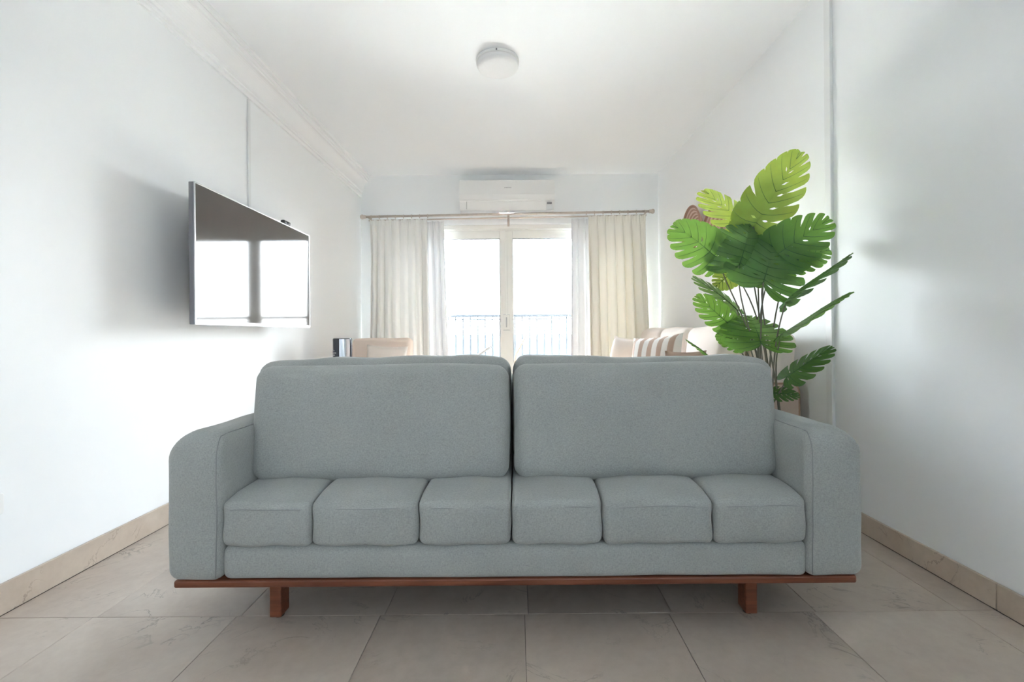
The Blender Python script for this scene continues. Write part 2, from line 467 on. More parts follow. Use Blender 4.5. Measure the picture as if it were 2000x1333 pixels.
def slab_rect(bm, x0, x1, z0, z1, rad, y0, y1, r, place=lambda a, b, y: Vector((a, y, b)), nseg=10, wob=0, wsc=5, bulge=0, seg=6, sub=8):
    """rounded-rectangle outline swept from y0 to y1 with both rims rounded by r"""
    sched = []
    for k in range(6):
        f = math.radians(18 * k); sched.append((y0 + r * (1 - math.sin(f)), r * (1 - math.cos(f)) ))
    front = [(y0 + r * (1 - math.sin(math.radians(90 - 18 * k))), r * (1 - math.cos(math.radians(90 - 18 * k)))) for k in range(6)]
    sched = list(front)
    for k in range(1, nseg): sched.append((y0 + r + (y1 - y0 - 2 * r) * k / nseg, 0))
    sched += [(y1 - (y - y0), ins) for (y, ins) in front][::-1]
    half = min(x1 - x0, z1 - z0) / 2
    inner = [r + (half - r) * q for q in (.35, .7)]
    sched = [(y0 - bulge * .9, inner[1]), (y0 - bulge * .6, inner[0])] + sched + [(y1 + bulge * .6, inner[0]), (y1 + bulge * .9, inner[1])]
    loops = []
    for y, ins in sched:
        L = []
        for p in outline(x0, x1, z0, z1, rad, min(ins, half * .98), seg, sub):
            w = place(p[0], p[1], y)
            if wob: w = w + wob * noise.noise_vector(w * wsc)
            L.append(bm.verts.new(w))
        loops.append(L)
    n = len(loops[0])
    for a, b in zip(loops, loops[1:]):
        for k in range(n): bm.faces.new((a[k], a[(k + 1) % n], b[(k + 1) % n], b[k]))
    bm.faces.new(loops[0]); bm.faces.new(loops[-1])
    return bm

def pillow(bm, xf, w, h, t, n=14):
    uvl = bm.loops.layers.uv.verify()
    top, bot = {}, {}
    for i in range(n + 1):
        for j in range(n + 1):
            u, v = -1 + 2 * i / n, -1 + 2 * j / n
            k = (max(0, 1 - u ** 4) * max(0, 1 - v ** 4)) ** .55
            x = u * w / 2 * (1 - .07 * (1 - v * v)); z = v * h / 2 * (1 - .07 * (1 - u * u))
            wr = .004 * noise.noise(Vector((u * 3, v * 3, w * 9)))
            e = i in (0, n) or j in (0, n)
            top[i, j] = bm.verts.new(xf @ Vector((x, -t / 2 * k + (0 if e else wr), z)))
            bot[i, j] = top[i, j] if e else bm.verts.new(xf @ Vector((x, t / 2 * k, z)))
    for i in range(n):
        for j in range(n):
            ks = [(i, j), (i + 1, j), (i + 1, j + 1), (i, j + 1)]
            for d, rev in ((top, False), (bot, True)):
                kk = ks[::-1] if rev else ks
                try: f = bm.faces.new([d[k] for k in kk])
                except ValueError: continue
                for l, k in zip(f.loops, kk): l[uvl].uv = (k[0] / n, k[1] / n)
    return bm

def T(loc, rot=(0, 0, 0)):
    return Matrix.Translation(loc) @ Euler([math.radians(a) for a in rot]).to_matrix().to_4x4()

# ------------------------------------------------------------------ the room
# floor slab with marble tiles laid on it
fl = struct(obj('floor', B(XL - .2, XR + .2, YR - .2, YB + .2, -.14, -.0035), M['grout']))
TW, TL, GX, GY = 0.4615, 0.92, 0.029, 1.46
edges = {}
for r in range(-5, 5):
    off = {-1: -0.012, 0: 0.0}.get(r, random.uniform(-.02, .02))
    y0, y1 = GY + r * TL, GY + (r + 1) * TL
    for c in range(-5, 5):
        x0, x1 = GX + off + c * TW, GX + off + (c + 1) * TW
        a0, a1, b0, b1 = max(x0, XL + .016), min(x1, XR - .016), max(y0, YR), min(y1, YB)
        if a1 - a0 < .02 or b1 - b0 < .02: continue
        g = .0007
        w, d = a1 - a0 - 2 * g, b1 - b0 - 2 * g
        key = (round(w, 4), round(d, 4))
        cen = Vector(((a0 + a1) / 2, (b0 + b1) / 2, 0))
        dz = random.uniform(-.0004, .0)
        if key in edges:
            inst('tile', edges[key], fl, cen + Vector((0, 0, dz)))
        else:
            bm = bmesh.new(); box(bm, cen.x - w / 2, cen.x + w / 2, cen.y - d / 2, cen.y + d / 2, -.0035, 0)
            es = [e for e in bm.edges if all(v.co.z > -.001 for v in e.verts)]
            bmesh.ops.bevel(bm, geom=es, offset=.0008, segments=1, affect='EDGES')
            o = obj('tile', bm, M['tile'], fl, loc=cen); edges[key] = o.data

struct(obj('ceiling', B(XL - .2, XR + .2, YR - .2, YB + .2, ZC, ZC + .15), M['ceiling']))
struct(obj('wall_left', B(XL - .2, XL, YR, YB + .2, 0, ZC), M['wall']))
bm = bmesh.new()
box(bm, XR, XR + .2, YR, SY0, 0, ZC); box(bm, XR, XR + .2, SY1, YB + .2, 0, ZC)
box(bm, XR, XR + .2, SY0, SY1, 0, SZ0); box(bm, XR, XR + .2, SY0, SY1, SZ1, ZC)
struct(obj('wall_right', bm, M['wall']))
bm = bmesh.new()
box(bm, XL, WX0, YB, YB + .2, 0, ZC); box(bm, WX1, XR, YB, YB + .2, 0, ZC); box(bm, WX0, WX1, YB, YB + .2, WZ1, ZC)
struct(obj('wall_back', bm, M['wall']))
struct(obj('wall_front', B(XL - .2, XR + .2, YR - .2, YR, 0, ZC), M['wall']))

# skirting of marble pieces
for side, x, sg, hgt in (('left', XL, 1, .100), ('right', XR, -1, .086)):
    bb = struct(obj('baseboard_' + side, B(*sorted((x, x + sg * .004)), YR, YB, 0, hgt - .004), M['grout']))
    me = None
    for k in range(-5, 5):
        y0, y1 = max(YR, GY + k * TL), min(YB, GY + (k + 1) * TL)
        if y1 - y0 < .05: continue
        full = abs(y1 - y0 - TL) < 1e-6
        tx = .015
        bm = B(*sorted((x + sg * .004, x + sg * tx)), y0 + .0012, y1 - .0012, .0005, hgt, bev=.0015, seg=1)
        obj('skirting_piece', bm, M['skirting'], bb)

# moulded cornice along the left wall
prof = [(0, 2.398), (.014, 2.398), (.016, 2.412), (.011, 2.415), (.011, 2.425), (.022, 2.430), (.022, 2.440), (.017, 2.443), (.030, 2.452), (.031, 2.463)]
for k in range(9):
    a = k / 8 * PI / 2
    prof.append((.031 + .045 * (1 - math.cos(a)), 2.463 + .095 * math.sin(a)))
prof += [(.082, 2.560), (.082, 2.573), (.090, 2.578), (.094, 2.590), (.090, 2.602), (.104, 2.606), (.104, ZC), (0, ZC)]
bm = bmesh.new()
l0 = [bm.verts.new((XL + a, YR, z)) for a, z in prof]; l1 = [bm.verts.new((XL + a, YB, z)) for a, z in prof]
for k in range(len(prof)): bm.faces.new((l0[k], l0[(k + 1) % len(prof)], l1[(k + 1) % len(prof)], l1[k]))
bm.faces.new(l0); bm.faces.new(l1[::-1])
struct(obj('trim_1', bm, M['plaster']))

# sliding window: outer frame, two sashes with panes, meeting stile, lock
wy = 5.03
win = struct(obj('window_1', (lambda bm: (box(bm, WX0, WX0 + .05, wy - .03, wy + .09, 0, WZ1, .003, 1), box(bm, WX1 - .05, WX1, wy - .03, wy + .09, 0, WZ1, .003, 1),
     box(bm, WX0 + .05, WX1 - .05, wy - .03, wy + .09, WZ1 - .05, WZ1, .003, 1), box(bm, WX0 + .05, WX1 - .05, wy - .03, wy + .09, 0, .04, .003, 1), bm)[-1])(bmesh.new()), M['frame']))
xm = (990 - CU) * wy / F
gt = P(990, 466, wy).z
for (a, b, yo) in ((WX0 + .05, xm + .0, 0.0), (xm - .0, WX1 - .05, 0.0)):
    left = a < xm - .1
    st = .069
    bm = bmesh.new()
    s0, s1 = (a, b - .0015) if left else (a + .0015, b)
    box(bm, s0, s0 + st, wy, wy + .04, .04, WZ1 - .05, .004, 2); box(bm, s1 - st, s1, wy, wy + .04, .04, WZ1 - .05, .004, 2)
    box(bm, s0 + st, s1 - st, wy, wy + .04, gt, WZ1 - .05, .004, 2); box(bm, s0 + st, s1 - st, wy, wy + .04, .04, .14, .004, 2)
    sash = obj('sash', bm, M['frame'], win)
    pane = obj('pane', B(s0 + st, s1 - st, wy + .017, wy + .023, .14, gt), M['glass'], sash)
    bm = bmesh.new(); x0, x1 = s0 + st, s1 - st
    for q in ((x0, x0 + .007, .14, gt), (x1 - .007, x1, .14, gt), (x0, x1, gt - .009, gt), (x0, x1, .14, .149)):
        box(bm, q[0], q[1], wy + .008, wy + .016, q[2], q[3])
    obj('gasket', bm, M['frame_dark'], sash)
zt, zb = P(990, 615, wy).z, P(990, 645, wy).z
lk = obj('lock_plate', B(xm - .040, xm + .034, wy - .016, wy - .001, zb, zt, .004, 2), M['frame'], win)
obj('latch', B(xm - .008, xm + .004, wy - .028, wy - .016, zb + .03, zt - .03, .003, 2), M['soft_grey'], lk)
bm = bmesh.new()
for z in (zb, zt): box(bm, xm - .040, xm + .034, wy - .018, wy - .001, z - .004, z)
obj('lock_edge', bm, M['frame_dark'], lk)
bm = bmesh.new(); box(bm, xm - .066, xm + .066, wy - .012, wy - .0005, .05, zb - .006, .003, 2)
obj('interlock', B(xm - .012, xm + .012, wy - .006, wy - .0005, zt + .004, WZ1 - .06, .002, 1), M['frame'], win)
obj('stile_cover', bm, M['frame'], win)
# roller-shutter box lip above the sashes
obj('head_trim', B(WX0 + .0, WX1 - .0, wy - .06, wy - .031, WZ1 - .045, WZ1 - .0, .004, 2), M['frame'], win)

# ------------------------------------------------------------------ outside: balcony, railing, sea
struct(obj('balcony_floor', B(-2.4, 2.4, YB + .2, 6.45, -.18, -.03), M['balcony']))
bm = bmesh.new(); bmesh.ops.create_circle(bm, cap_ends=True, radius=30000, segments=96)
for v in bm.verts: v.co += Vector((0, 0, -55))
sea = struct(obj('sea', bm, M['sea']))
RY = 6.25; RZ = H + 37.7 * RY / F
rl = thing('balcony_railing', 'grey balcony railing of thin upright bars outside the glass doors', 'railing', (0, RY, -.03))
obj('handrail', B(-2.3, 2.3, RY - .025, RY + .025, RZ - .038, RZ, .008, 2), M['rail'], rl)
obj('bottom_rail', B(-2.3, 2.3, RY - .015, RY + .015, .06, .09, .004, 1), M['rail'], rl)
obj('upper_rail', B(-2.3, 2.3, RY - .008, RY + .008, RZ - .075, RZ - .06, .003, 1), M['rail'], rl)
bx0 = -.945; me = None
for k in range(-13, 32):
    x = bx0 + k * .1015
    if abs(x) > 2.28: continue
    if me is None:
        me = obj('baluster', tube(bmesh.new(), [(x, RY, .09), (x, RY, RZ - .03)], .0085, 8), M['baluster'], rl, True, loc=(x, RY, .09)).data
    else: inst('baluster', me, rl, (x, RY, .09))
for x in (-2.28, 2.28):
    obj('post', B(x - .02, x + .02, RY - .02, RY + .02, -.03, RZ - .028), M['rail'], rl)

# balcony furniture
dc = thing('deck_chair', 'pale canvas deck chair on the balcony behind the left glass pane', 'chair', (-.75, 5.75, -.03))
def seg_bar(bm, a, b, w, d=None):
    return tube(bm, [a, b], w, 6)
topz = P(955, 679, 5.75)
for y in (5.55, 5.95):
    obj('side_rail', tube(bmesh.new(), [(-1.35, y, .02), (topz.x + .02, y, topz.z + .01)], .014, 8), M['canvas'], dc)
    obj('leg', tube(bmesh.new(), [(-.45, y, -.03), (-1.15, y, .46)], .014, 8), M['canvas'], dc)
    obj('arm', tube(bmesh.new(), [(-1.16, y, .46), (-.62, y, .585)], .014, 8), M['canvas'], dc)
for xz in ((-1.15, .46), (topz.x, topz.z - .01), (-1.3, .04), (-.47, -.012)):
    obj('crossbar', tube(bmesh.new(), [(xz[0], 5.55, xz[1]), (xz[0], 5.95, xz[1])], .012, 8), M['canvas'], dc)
bm = bmesh.new(); rows = []
for i in range(13):
    t = i / 12; x = -1.15 + t * (topz.x + 1.15); z = .46 * (1 - t) + topz.z * t - .20 * math.sin(PI * t) * (1 - .35 * t)
    rows.append([bm.verts.new((x, 5.57 + .36 * j / 4, z)) for j in range(5)])
for a, b in zip(rows, rows[1:]):
    for j in range(4): bm.faces.new((a[j], a[j + 1], b[j + 1], b[j]))
bmesh.ops.solidify(bm, geom=bm.faces[:], thickness=.004)
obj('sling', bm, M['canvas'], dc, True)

wc = thing('wooden_chair', 'brown wooden chair with a leaning back post on the balcony behind the right pane', 'chair', (-.15, 5.7, -.03))
a, b = P(1009, 692, 5.6), P(1027, 656, 5.6)
for y in (5.6, 5.98):
    q = b + (b - a) * .02; lo = a + (a - b) * 2.6
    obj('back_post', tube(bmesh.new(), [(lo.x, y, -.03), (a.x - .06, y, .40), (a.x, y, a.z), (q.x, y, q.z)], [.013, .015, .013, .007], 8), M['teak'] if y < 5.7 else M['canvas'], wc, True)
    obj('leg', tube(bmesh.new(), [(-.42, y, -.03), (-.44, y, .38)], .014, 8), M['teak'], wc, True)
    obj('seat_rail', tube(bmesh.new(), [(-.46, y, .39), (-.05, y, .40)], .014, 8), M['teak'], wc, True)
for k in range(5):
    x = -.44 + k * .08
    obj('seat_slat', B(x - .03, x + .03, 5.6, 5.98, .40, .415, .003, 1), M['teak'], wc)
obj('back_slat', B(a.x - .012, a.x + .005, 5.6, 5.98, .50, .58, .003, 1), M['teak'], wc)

# ------------------------------------------------------------------ curtains and rod
rod_y, rod_y2 = 4.80, 4.88
rp0, rpm, rp1 = P(712, 424, rod_y), P(993, 420, rod_y), P(1270, 413, rod_y)
def rod_z(x): return rp0.z + (rp1.z - rp0.z) * (x - rp0.x) / (rp1.x - rp0.x)
cr_ = thing('curtain_rod', 'brushed double curtain rod with rings and finials above the balcony window', 'curtain rod', (0, rod_y, rpm.z))
obj('front_rod', tube(bmesh.new(), [(rp0.x, rod_y, rp0.z), (rp1.x, rod_y, rp1.z)], .0125, 12), M['rod'], cr_, True)
obj('rear_rod', tube(bmesh.new(), [(rp0.x + .02, rod_y2, rp0.z - .02), (rp1.x - .02, rod_y2, rp1.z - .02)], .008, 10), M['rod'], cr_, True)
for p, sg in ((rp0, -1), (rp1, 1)):
    bm = bmesh.new(); lathe(bm, [(0, -.012), (.018, -.012), (.02, 0), (.018, .010), (.024, .016), (.026, .028), (.018, .042), (0, .046)] if sg > 0 else
                            [(0, .012), (.018, .012), (.02, 0), (.018, -.010), (.024, -.016), (.026, -.028), (.018, -.042), (0, -.046)], p, 'X', 16)
    obj('finial', bm, M['rod'], cr_, True)
for x in (rp0.x + .05, rpm.x, rp1.x - .05):
    z = rod_z(x); bm = bmesh.new()
    box(bm, x - .008, x + .008, rod_y - .008, YB, z - .021, z - .0125, .002, 1)
    if abs(x) < .5:
        box(bm, x - .011, x + .011, rod_y - .01, rod_y + .006, z - .13, z - .013, .004, 2)
        box(bm, x - .009, x + .009, rod_y - .012, rod_y + .012, z + .0125, z + .03, .003, 1)
    obj('bracket', bm, M['rod'], cr_)
ringm = None
def ring(x):
    global ringm
    c = Vector((x, rod_y, rod_z(x) - .004))
    if ringm is None:
        pts = [c + Vector((0, .0185 * math.cos(2 * PI * k / 14), .0185 * math.sin(2 * PI * k / 14))) for k in range(15)]
        o = obj('ring', tube(bmesh.new(), pts, .003, 6, False), M['rod'], cr_, True, loc=c); ringm = o.data
    else: inst('ring', ringm, cr_, c)
for x in [rp0.x + .07 + .085 * k for k in range(8)] + [.74 + .088 * k for k in range(8)]: ring(x)

def curtain(name, label, cat, x0, x1, b0, b1, yc, ztop, material, folds, amp, seed, ret=0, group=None):
    rng = random.Random(seed)
    nx, nz = folds * 12, 36
    ph = [rng.uniform(-.7, .7) for _ in range(folds + 2)]
    am = [rng.uniform(.55, 1.25) for _ in range(folds + 2)]
    bm = bmesh.new(); rows = []
    for j in range(nz + 1):
        t = j / nz; row = []
        for i in range(nx + 1):
            s = i / nx; f = s * folds; k = int(min(f, folds - 1e-6)); fr = f - k
            p = ph[k] * (1 - fr) + ph[k + 1] * fr; a = am[k] * (1 - fr) + am[k + 1] * fr
            top = ztop(x0 + (x1 - x0) * s)
            z = top + (.02 - top) * t
            # narrow gathered heading, deep soft folds below it
            depth = amp * (.42 + .58 * min(1, max(0, (t - .045) / .12))) * (1 + .25 * t)
            fold = math.sin(2 * PI * f + p + .5 * t * ph[k])
            y = yc + depth * a * fold + .3 * depth * math.sin(4 * PI * f + 2 * p)
            x = (x0 + (x1 - x0) * s) * (1 - t) + (b0 + (b1 - b0) * s) * t + .35 * depth * math.cos(2 * PI * f + p) * (1 if 0 < i < nx else 0)
            if ret:
                e = (s - .86) / .14 if ret > 0 else (.14 - s) / .14
                if e > 0: y += .075 * e * min(1, t * 6); x -= .02 * e * ret
            if t < .05: y += .012 * math.sin(2 * PI * f * 3) * (1 - t / .05)
            row.append(bm.verts.new((x, min(y, YB - .012), z - (.010 * abs(math.sin(PI * f * 1.0)) if j == 0 else 0))))
        rows.append(row)
    for a, b in zip(rows, rows[1:]):
        for i in range(nx): bm.faces.new((a[i], a[i + 1], b[i + 1], b[i]))
    o = obj(name, bm, material, None, True, loc=((x0 + x1) / 2, yc, 0))
    return tag(o, label, cat, group)
curtain('drape', 'cream full length drape gathered at the left end of the curtain rod', 'curtain',
        rp0.x + .035, -.94, rp0.x - .0, -.92, 4.80, lambda x: rod_z(x) - .031, M['drape'], 8, .030, 3, ret=-1)
curtain('sheer_curtain', 'narrow white sheer curtain between the left drape and the left glass pane', 'curtain',
        -1.02, -.78, -1.02, -.72, 4.885, lambda x: rod_z(x) - .036, M['sheer'], 4, .018, 5)
curtain('sheer_curtain', 'narrow white sheer curtain between the right glass pane and the right drape', 'curtain',
        .59, .86, .57, .90, 4.885, lambda x: rod_z(x) - .036, M['sheer'], 4, .018, 8)
curtain('drape', 'cream full length drape coloured as if sunlit at the right end of the curtain rod', 'curtain',
        .76, rp1.x - .03, .78, rp1.x + .035, 4.80, lambda x: rod_z(x) - .031, M['sunlit_drape'], 7, .026, 11, ret=1)

# ------------------------------------------------------------------ air conditioner
a0, a1 = P(897, 413, 4.74), P(1083, 350, 4.74)
ac = thing('air_conditioner', 'white wall mounted split air conditioner above the curtain rod', 'air conditioner', ((a0.x + a1.x) / 2, YB, a0.z))
ax0, ax1, az0, az1 = a0.x, a1.x, a0.z + .006, a1.z
pr = [(YB, az0 + .03), (YB, az1 - .012), (YB - .05, az1 - .002), (4.76, az1), (4.745, az1 - .012), (4.738, az1 - .16), (4.742, az0 + .105),
      (4.75, az0 + .10), (4.765, az0 + .095), (4.80, az0 + .015), (4.84, az0), (YB - .03, az0 + .008)]
bm = bmesh.new()
def sweep_x(bm, prof, x0, x1, bulge=0):
    L0 = [bm.verts.new((x0, y, z)) for y, z in prof]; L1 = [bm.verts.new((x1, y, z)) for y, z in prof]
    n = len(prof)
    for k in range(n): bm.faces.new((L0[k], L0[(k + 1) % n], L1[(k + 1) % n], L1[k]))
    bm.faces.new(L0[::-1]); bm.faces.new(L1)
    return bm
sweep_x(bm, pr, ax0, ax1)
bmesh.ops.bevel(bm, geom=[e for e in bm.edges if abs(e.verts[0].co.x - e.verts[1].co.x) < 1e-6], offset=.006, segments=2, affect='EDGES')
obj('casing', bm, M['white_plastic'], ac)
bm = bmesh.new(); sweep_x(bm, [(4.7415, az1 - .010), (4.7345, az1 - .16), (4.737, az0 + .112), (4.747, az0 + .112), (4.752, az1 - .008)], ax0 + .002, ax1 - .002)
obj('front_panel', bm, M['white_plastic'], ac)
bm = bmesh.new(); sweep_x(bm, [(4.752, az0 + .100), (4.764, az0 + .094), (4.792, az0 + .022), (4.784, az0 + .018), (4.755, az0 + .088)], ax0 + .08, ax1 - .10)
obj('louvre_flap', bm, M['white_plastic'], ac)
bm = bmesh.new()
box(bm, ax0 + .08, ax1 - .10, 4.752, 4.757, az0 + .101, az0 + .106); box(bm, ax0 + .074, ax0 + .079, 4.755, 4.765, az0 + .02, az0 + .10)
obj('flap_gap', bm, M['soft_grey'], ac)
ds = P(1073, 396.5, 4.732)
obj('display', B(ds.x - .026, ds.x + .026, 4.732, 4.741, ds.z - .008, ds.z + .008, .002, 1), M['grey_plastic'], ac)
obj('display_panel', B(ds.x - .032, ds.x + .032, 4.742, 4.76, ds.z - .062, ds.z - .014, .002, 1), M['trunking'], ac)
lg = P(992, 366.5, 4.734); bm = bmesh.new()
for k in range(5): box(bm, lg.x - .036 + k * .015, lg.x - .026 + k * .015, 4.7342, 4.740, lg.z - .004, lg.z + .004)
obj('badge', bm, M['soft_grey'], ac)

# ------------------------------------------------------------------ ceiling light
lc = P(972, 121, 2.88)
cl = thing('ceiling_light', 'round flush white ceiling light in front of the air conditioner', 'ceiling light', (lc.x, lc.y, ZC))
obj('mount_ring', lathe(bmesh.new(), [(0, ZC), (.133, ZC), (.136, ZC - .006), (.136, ZC - .019), (.130, ZC - .022), (0, ZC - .022)], (lc.x, lc.y, 0), 'Z', 48), M['white_plastic'], cl, False)
obj('diffuser', lathe(bmesh.new(), [(.130, ZC - .022), (.132, ZC - .036), (.126, ZC - .046), (.105, ZC - .054), (.07, ZC - .058), (0, ZC - .060)], (lc.x, lc.y, 0), 'Z', 48), M['diffuser'], cl, True)
obj('clip', B(lc.x - .006, lc.x + .003, lc.y - .140, lc.y - .134, ZC - .018, ZC - .008), M['grey_plastic'], cl)

# ------------------------------------------------------------------ trunking, socket
tp, tb = P(482, 189, 2.87), P(490, 400, 2.90)
o = obj('cable_trunking', (lambda bm: (box(bm, XL, XL + .012, 2.862, 2.885, 1.30, 2.392, .002, 1), bm)[1])(bmesh.new()), M['trunking'], None)
tag(o, 'thin white cable trunking running down the left wall to the television', 'cable trunking')
RTY = 2.232
rt = thing('cable_trunking', 'white cable trunking running floor to ceiling on the right wall beside the plant', 'cable trunking', (XR, RTY, 0))
obj('channel', B(XR - .016, XR, RTY - .022, RTY + .022, .09, ZC - .05, .003, 2), M['trunking'], rt)
obj('end_cap', B(XR - .022, XR, RTY - .028, RTY + .028, ZC - .05, ZC - .004, .004, 2), M['trunking'], rt)
sk = thing('wall_socket', 'small white socket plate low on the left wall at the picture edge', 'socket', (XL, 1.454, .36))
obj('plate', slab_rect(bmesh.new(), 1.454 - .034, 1.454 + .034, .325, .395, (.01,) * 4, XL, XL + .010, .003, lambda a, b, y: Vector((y, a, b)), sub=2), M['white_plastic'], sk, True)
bm = bmesh.new()
for dy in (-.010, .010): lathe(bm, [(0, .0105), (.003, .0105), (.003, .008), (0, .008)], (XL, 1.454 + dy, .36), 'X', 10)
obj('socket_hole', bm, M['dark_hole'], sk)

# ------------------------------------------------------------------ television
TX = -1.508; ty0, ty1 = 2.132, 3.312; tz0, tz1 = .955, 1.627
tv = thing('television', 'large flat screen television on the left wall reflecting the window', 'television', (XL, (ty0 + ty1) / 2, (tz0 + tz1) / 2))
obj('casing', B(TX - .028, TX - .003, ty0, ty1, tz0, tz1, .004, 2), M['tv_body'], tv)
obj('back_box', B(TX - .06, TX - .028, ty0 + .12, ty1 - .12, tz0 + .06, tz1 - .12, .01, 2), M['black'], tv)
obj('screen', B(TX - .003, TX, ty0 + .006, ty1 - .006, tz0 + .016, tz1 - .006), M['screen'], tv)
bm = bmesh.new()
box(bm, TX - .003, TX + .002, ty0, ty0 + .006, tz0, tz1); box(bm, TX - .003, TX + .002, ty1 - .006, ty1, tz0, tz1)
box(bm, TX - .003, TX + .002, ty0 + .006, ty1 - .006, tz1 - .006, tz1); box(bm, TX - .003, TX + .003, ty0 + .006, ty1 - .006, tz0, tz0 + .016)
obj('bezel', bm, M['tv_edge'], tv)
obj('badge', B(TX + .003, TX + .004, 2.73, 2.80, tz0 + .002, tz0 + .010), M['grey_plastic'], tv)
bm = bmesh.new(); box(bm, XL, XL + .02, 2.55, 2.9, 1.12, 1.5, .003, 1); box(bm, XL + .02, TX - .06, 2.66, 2.72, 1.25, 1.32, .004, 1); box(bm, XL + .02, TX - .06, 2.76, 2.82, 1.25, 1.32, .004, 1)
obj('wall_mount', bm, M['black'], tv)
wcam = thing('webcam', 'small black box sitting on the top edge of the television', 'webcam', (TX - .015, 3.0, tz1))
bm = bmesh.new(); rbox(bm, (TX - .012, 3.0, tz1 + .014), (.03, .085, .028), .01, n=3)
obj('body', bm, M['black'], wcam, True)
bm = bmesh.new(); lathe(bm, [(0, .0055), (.006, .005), (.007, .0), (0, 0)], (TX + .002, 3.0, tz1 + .014), 'X', 14)
obj('lens', bm, M['gloss_black'], wcam, True)

# ------------------------------------------------------------------ grey-green sofa
SX = -.0117
sofa = thing('grey_sofa', 'large grey-green fabric sofa on low wooden legs in the middle foreground', 'sofa', (SX, 1.7, 0))
YF = 1.35
# arms
for sg, xo, xi in ((-1, -1.052, -.885), (1, 1.028, .860)):
    x0, x1 = min(xo, xi), max(xo, xi)
    rad = (.035, .033, .045, .085) if sg < 0 else (.033, .035, .085, .045)
    def roll(z):                                            # the front edge rolls over into the top
        u = min(1, max(0, (z - .535) / .080)); return .062 * (1 - math.sqrt(max(0, 1 - u * u)))
    def arm_place(a, b, y):
        return Vector((a, y + roll(b) * max(0, 1 - max(0, y - YF) / .35), b))
    bm = slab_rect(bmesh.new(), x0, x1, .166, .613, rad, YF - .004, 1.98, .032, place=arm_place, wob=.005, wsc=7, nseg=20, bulge=.006, seg=10, sub=16)
    arm = obj('arm', bm, M['fabric'], sofa, True)
    # seam around the inner rim of the front face
    sx = x1 - .0135 if sg < 0 else x0 + .0135
    pts = [Vector((sx, YF + .0016 + roll(z), z)) for z in (.18, .25, .32, .39, .46, .53, .55, .565, .578, .588, .596)]
    pts += [Vector((sx, y, .6005)) for y in (1.42, 1.46, 1.50, 1.55, 1.60)]
    pts = [p + .005 * noise.noise_vector(p * 7) for p in pts]
    obj('seam', tube(bmesh.new(), pts, .0014, 6), M['seam'], arm, True)
# plinth under the seat cushions
bm = bmesh.new(); rbox(bm, (SX, 1.66, .217), (1.755, .60, .104), .022, n=12, bulge=(0, .004, 0), wob=.003, wsc=9)
obj('seat_base', bm, M['fabric'], sofa, True)
# wooden frame and legs
obj('wooden_rail', (lambda bm: (box(bm, SX - 1.026, SX + 1.026, 1.365, 1.41, .142, .165, .006, 2), box(bm, SX - 1.026, SX + 1.026, 1.92, 1.965, .142, .165, .006, 2),
     box(bm, SX - 1.026, SX - .98, 1.41, 1.92, .142, .165, .004, 1), box(bm, SX + .98, SX + 1.026, 1.41, 1.92, .142, .165, .004, 1), bm)[-1])(bmesh.new()), M['wood'], sofa)
obj('rear_light_block', B(SX - .95, SX + .95, 1.925, 1.955, .012, .143, .004, 1), M['wood'], sofa)  # unseen board added to keep window light out from under the sofa
obj('base_cloth', B(SX - .98, SX + .98, 1.41, 1.92, .155, .164), M['black'], sofa)
for y in (1.437, 1.84):
    for xa in (-.771, .734):
        lg = obj('leg', B(xa - .0185, xa + .0185, y, y + .055, .008, .143, .004, 2), M['wood'], sofa)
        obj('foot_glide', lathe(bmesh.new(), [(0, 0), (.014, 0), (.016, .008), (0, .008)], (xa, y + .028, 0), 'Z', 14), M['black'], lg)
# six seat cushions
fx = [-.885, -.618, -.298, -.021, .251, .581, .860]
for k in range(6):
    w = fx[k + 1] - fx[k] - .003
    cx = (fx[k] + fx[k + 1]) / 2
    zlo, zhi = .269, .398
    cy0, cy1 = YF + .000, 1.92
    sd = random.uniform(0, 10)
    def fn(p, w=w, sd=sd):
        x, y, z = p
        hy = (cy1 - cy0) / 2
        t = (y + hy) / (2 * hy)                        # 0 at the front
        if z > 0: z += .020 * min(1, max(0, t) / .16) ** .7 * min(1, z / .05)
        return (x + .0015 * math.sin(3 * z / .05 + sd), y, z + .0025 * math.sin(x * 40 + sd) * (1 if z < 0 else .6))
    bm = bmesh.new()
    rbox(bm, (cx, (cy0 + cy1) / 2, (zlo + zhi) / 2), (w, cy1 - cy0, zhi - zlo), .019, n=10, bulge=(.001, .007, .012), fn=fn, wob=.003, wsc=8)
    cu = obj('seat_cushion', bm, M['fabric'], sofa, True)
    pts = []
    for i in range(13):
        s = i / 12; x = fx[k] + .010 + (w - .018) * s
        e = abs(2 * s - 1)
        pts.append((x, cy0 - .0015 + .012 * e ** 10 , .3835 + .0015 * math.sin(s * 7 + sd) - .007 * e ** 4))
    obj('seam', tube(bmesh.new(), pts, .0012, 6), M['seam'], cu, True)
# two big back cushions, leaning back
for (xa, xb) in ((-.918, -.0235), (-.0185, .892)):
    w = xb - xa; hh = .388; th = .17
    def fn(p, w=w, xa=xa):
        x, y, z = p
        t = (z + hh / 2) / hh
        o = 1 if (x < 0) == (xa < -.5) else 0
        return (x * (1 + o * (.008 - .050 * (1 - min(1, max(0, t))) ** 1.5)), y - .012 * (1 - t) * (1 if y < 0 else 0), z + .002 * math.sin(x * 9) * (1 if z > 0 else 0) - o * (.006 * (abs(2 * x / w)) ** 10 if z > 0 else 0))
    bm = bmesh.new()
    rbox(bm, ((xa + xb) / 2, 1.622, .398 + hh / 2), (w * .985, th, hh), .046, n=12, bulge=(.003, .018, .006), fn=fn, wob=.004, wsc=5,
         xf=Euler((math.radians(-9), 0, 0)).to_matrix(), phis=(11, 22, 34, 45))
    obj('back_cushion', bm, M['fabric'], sofa, True)
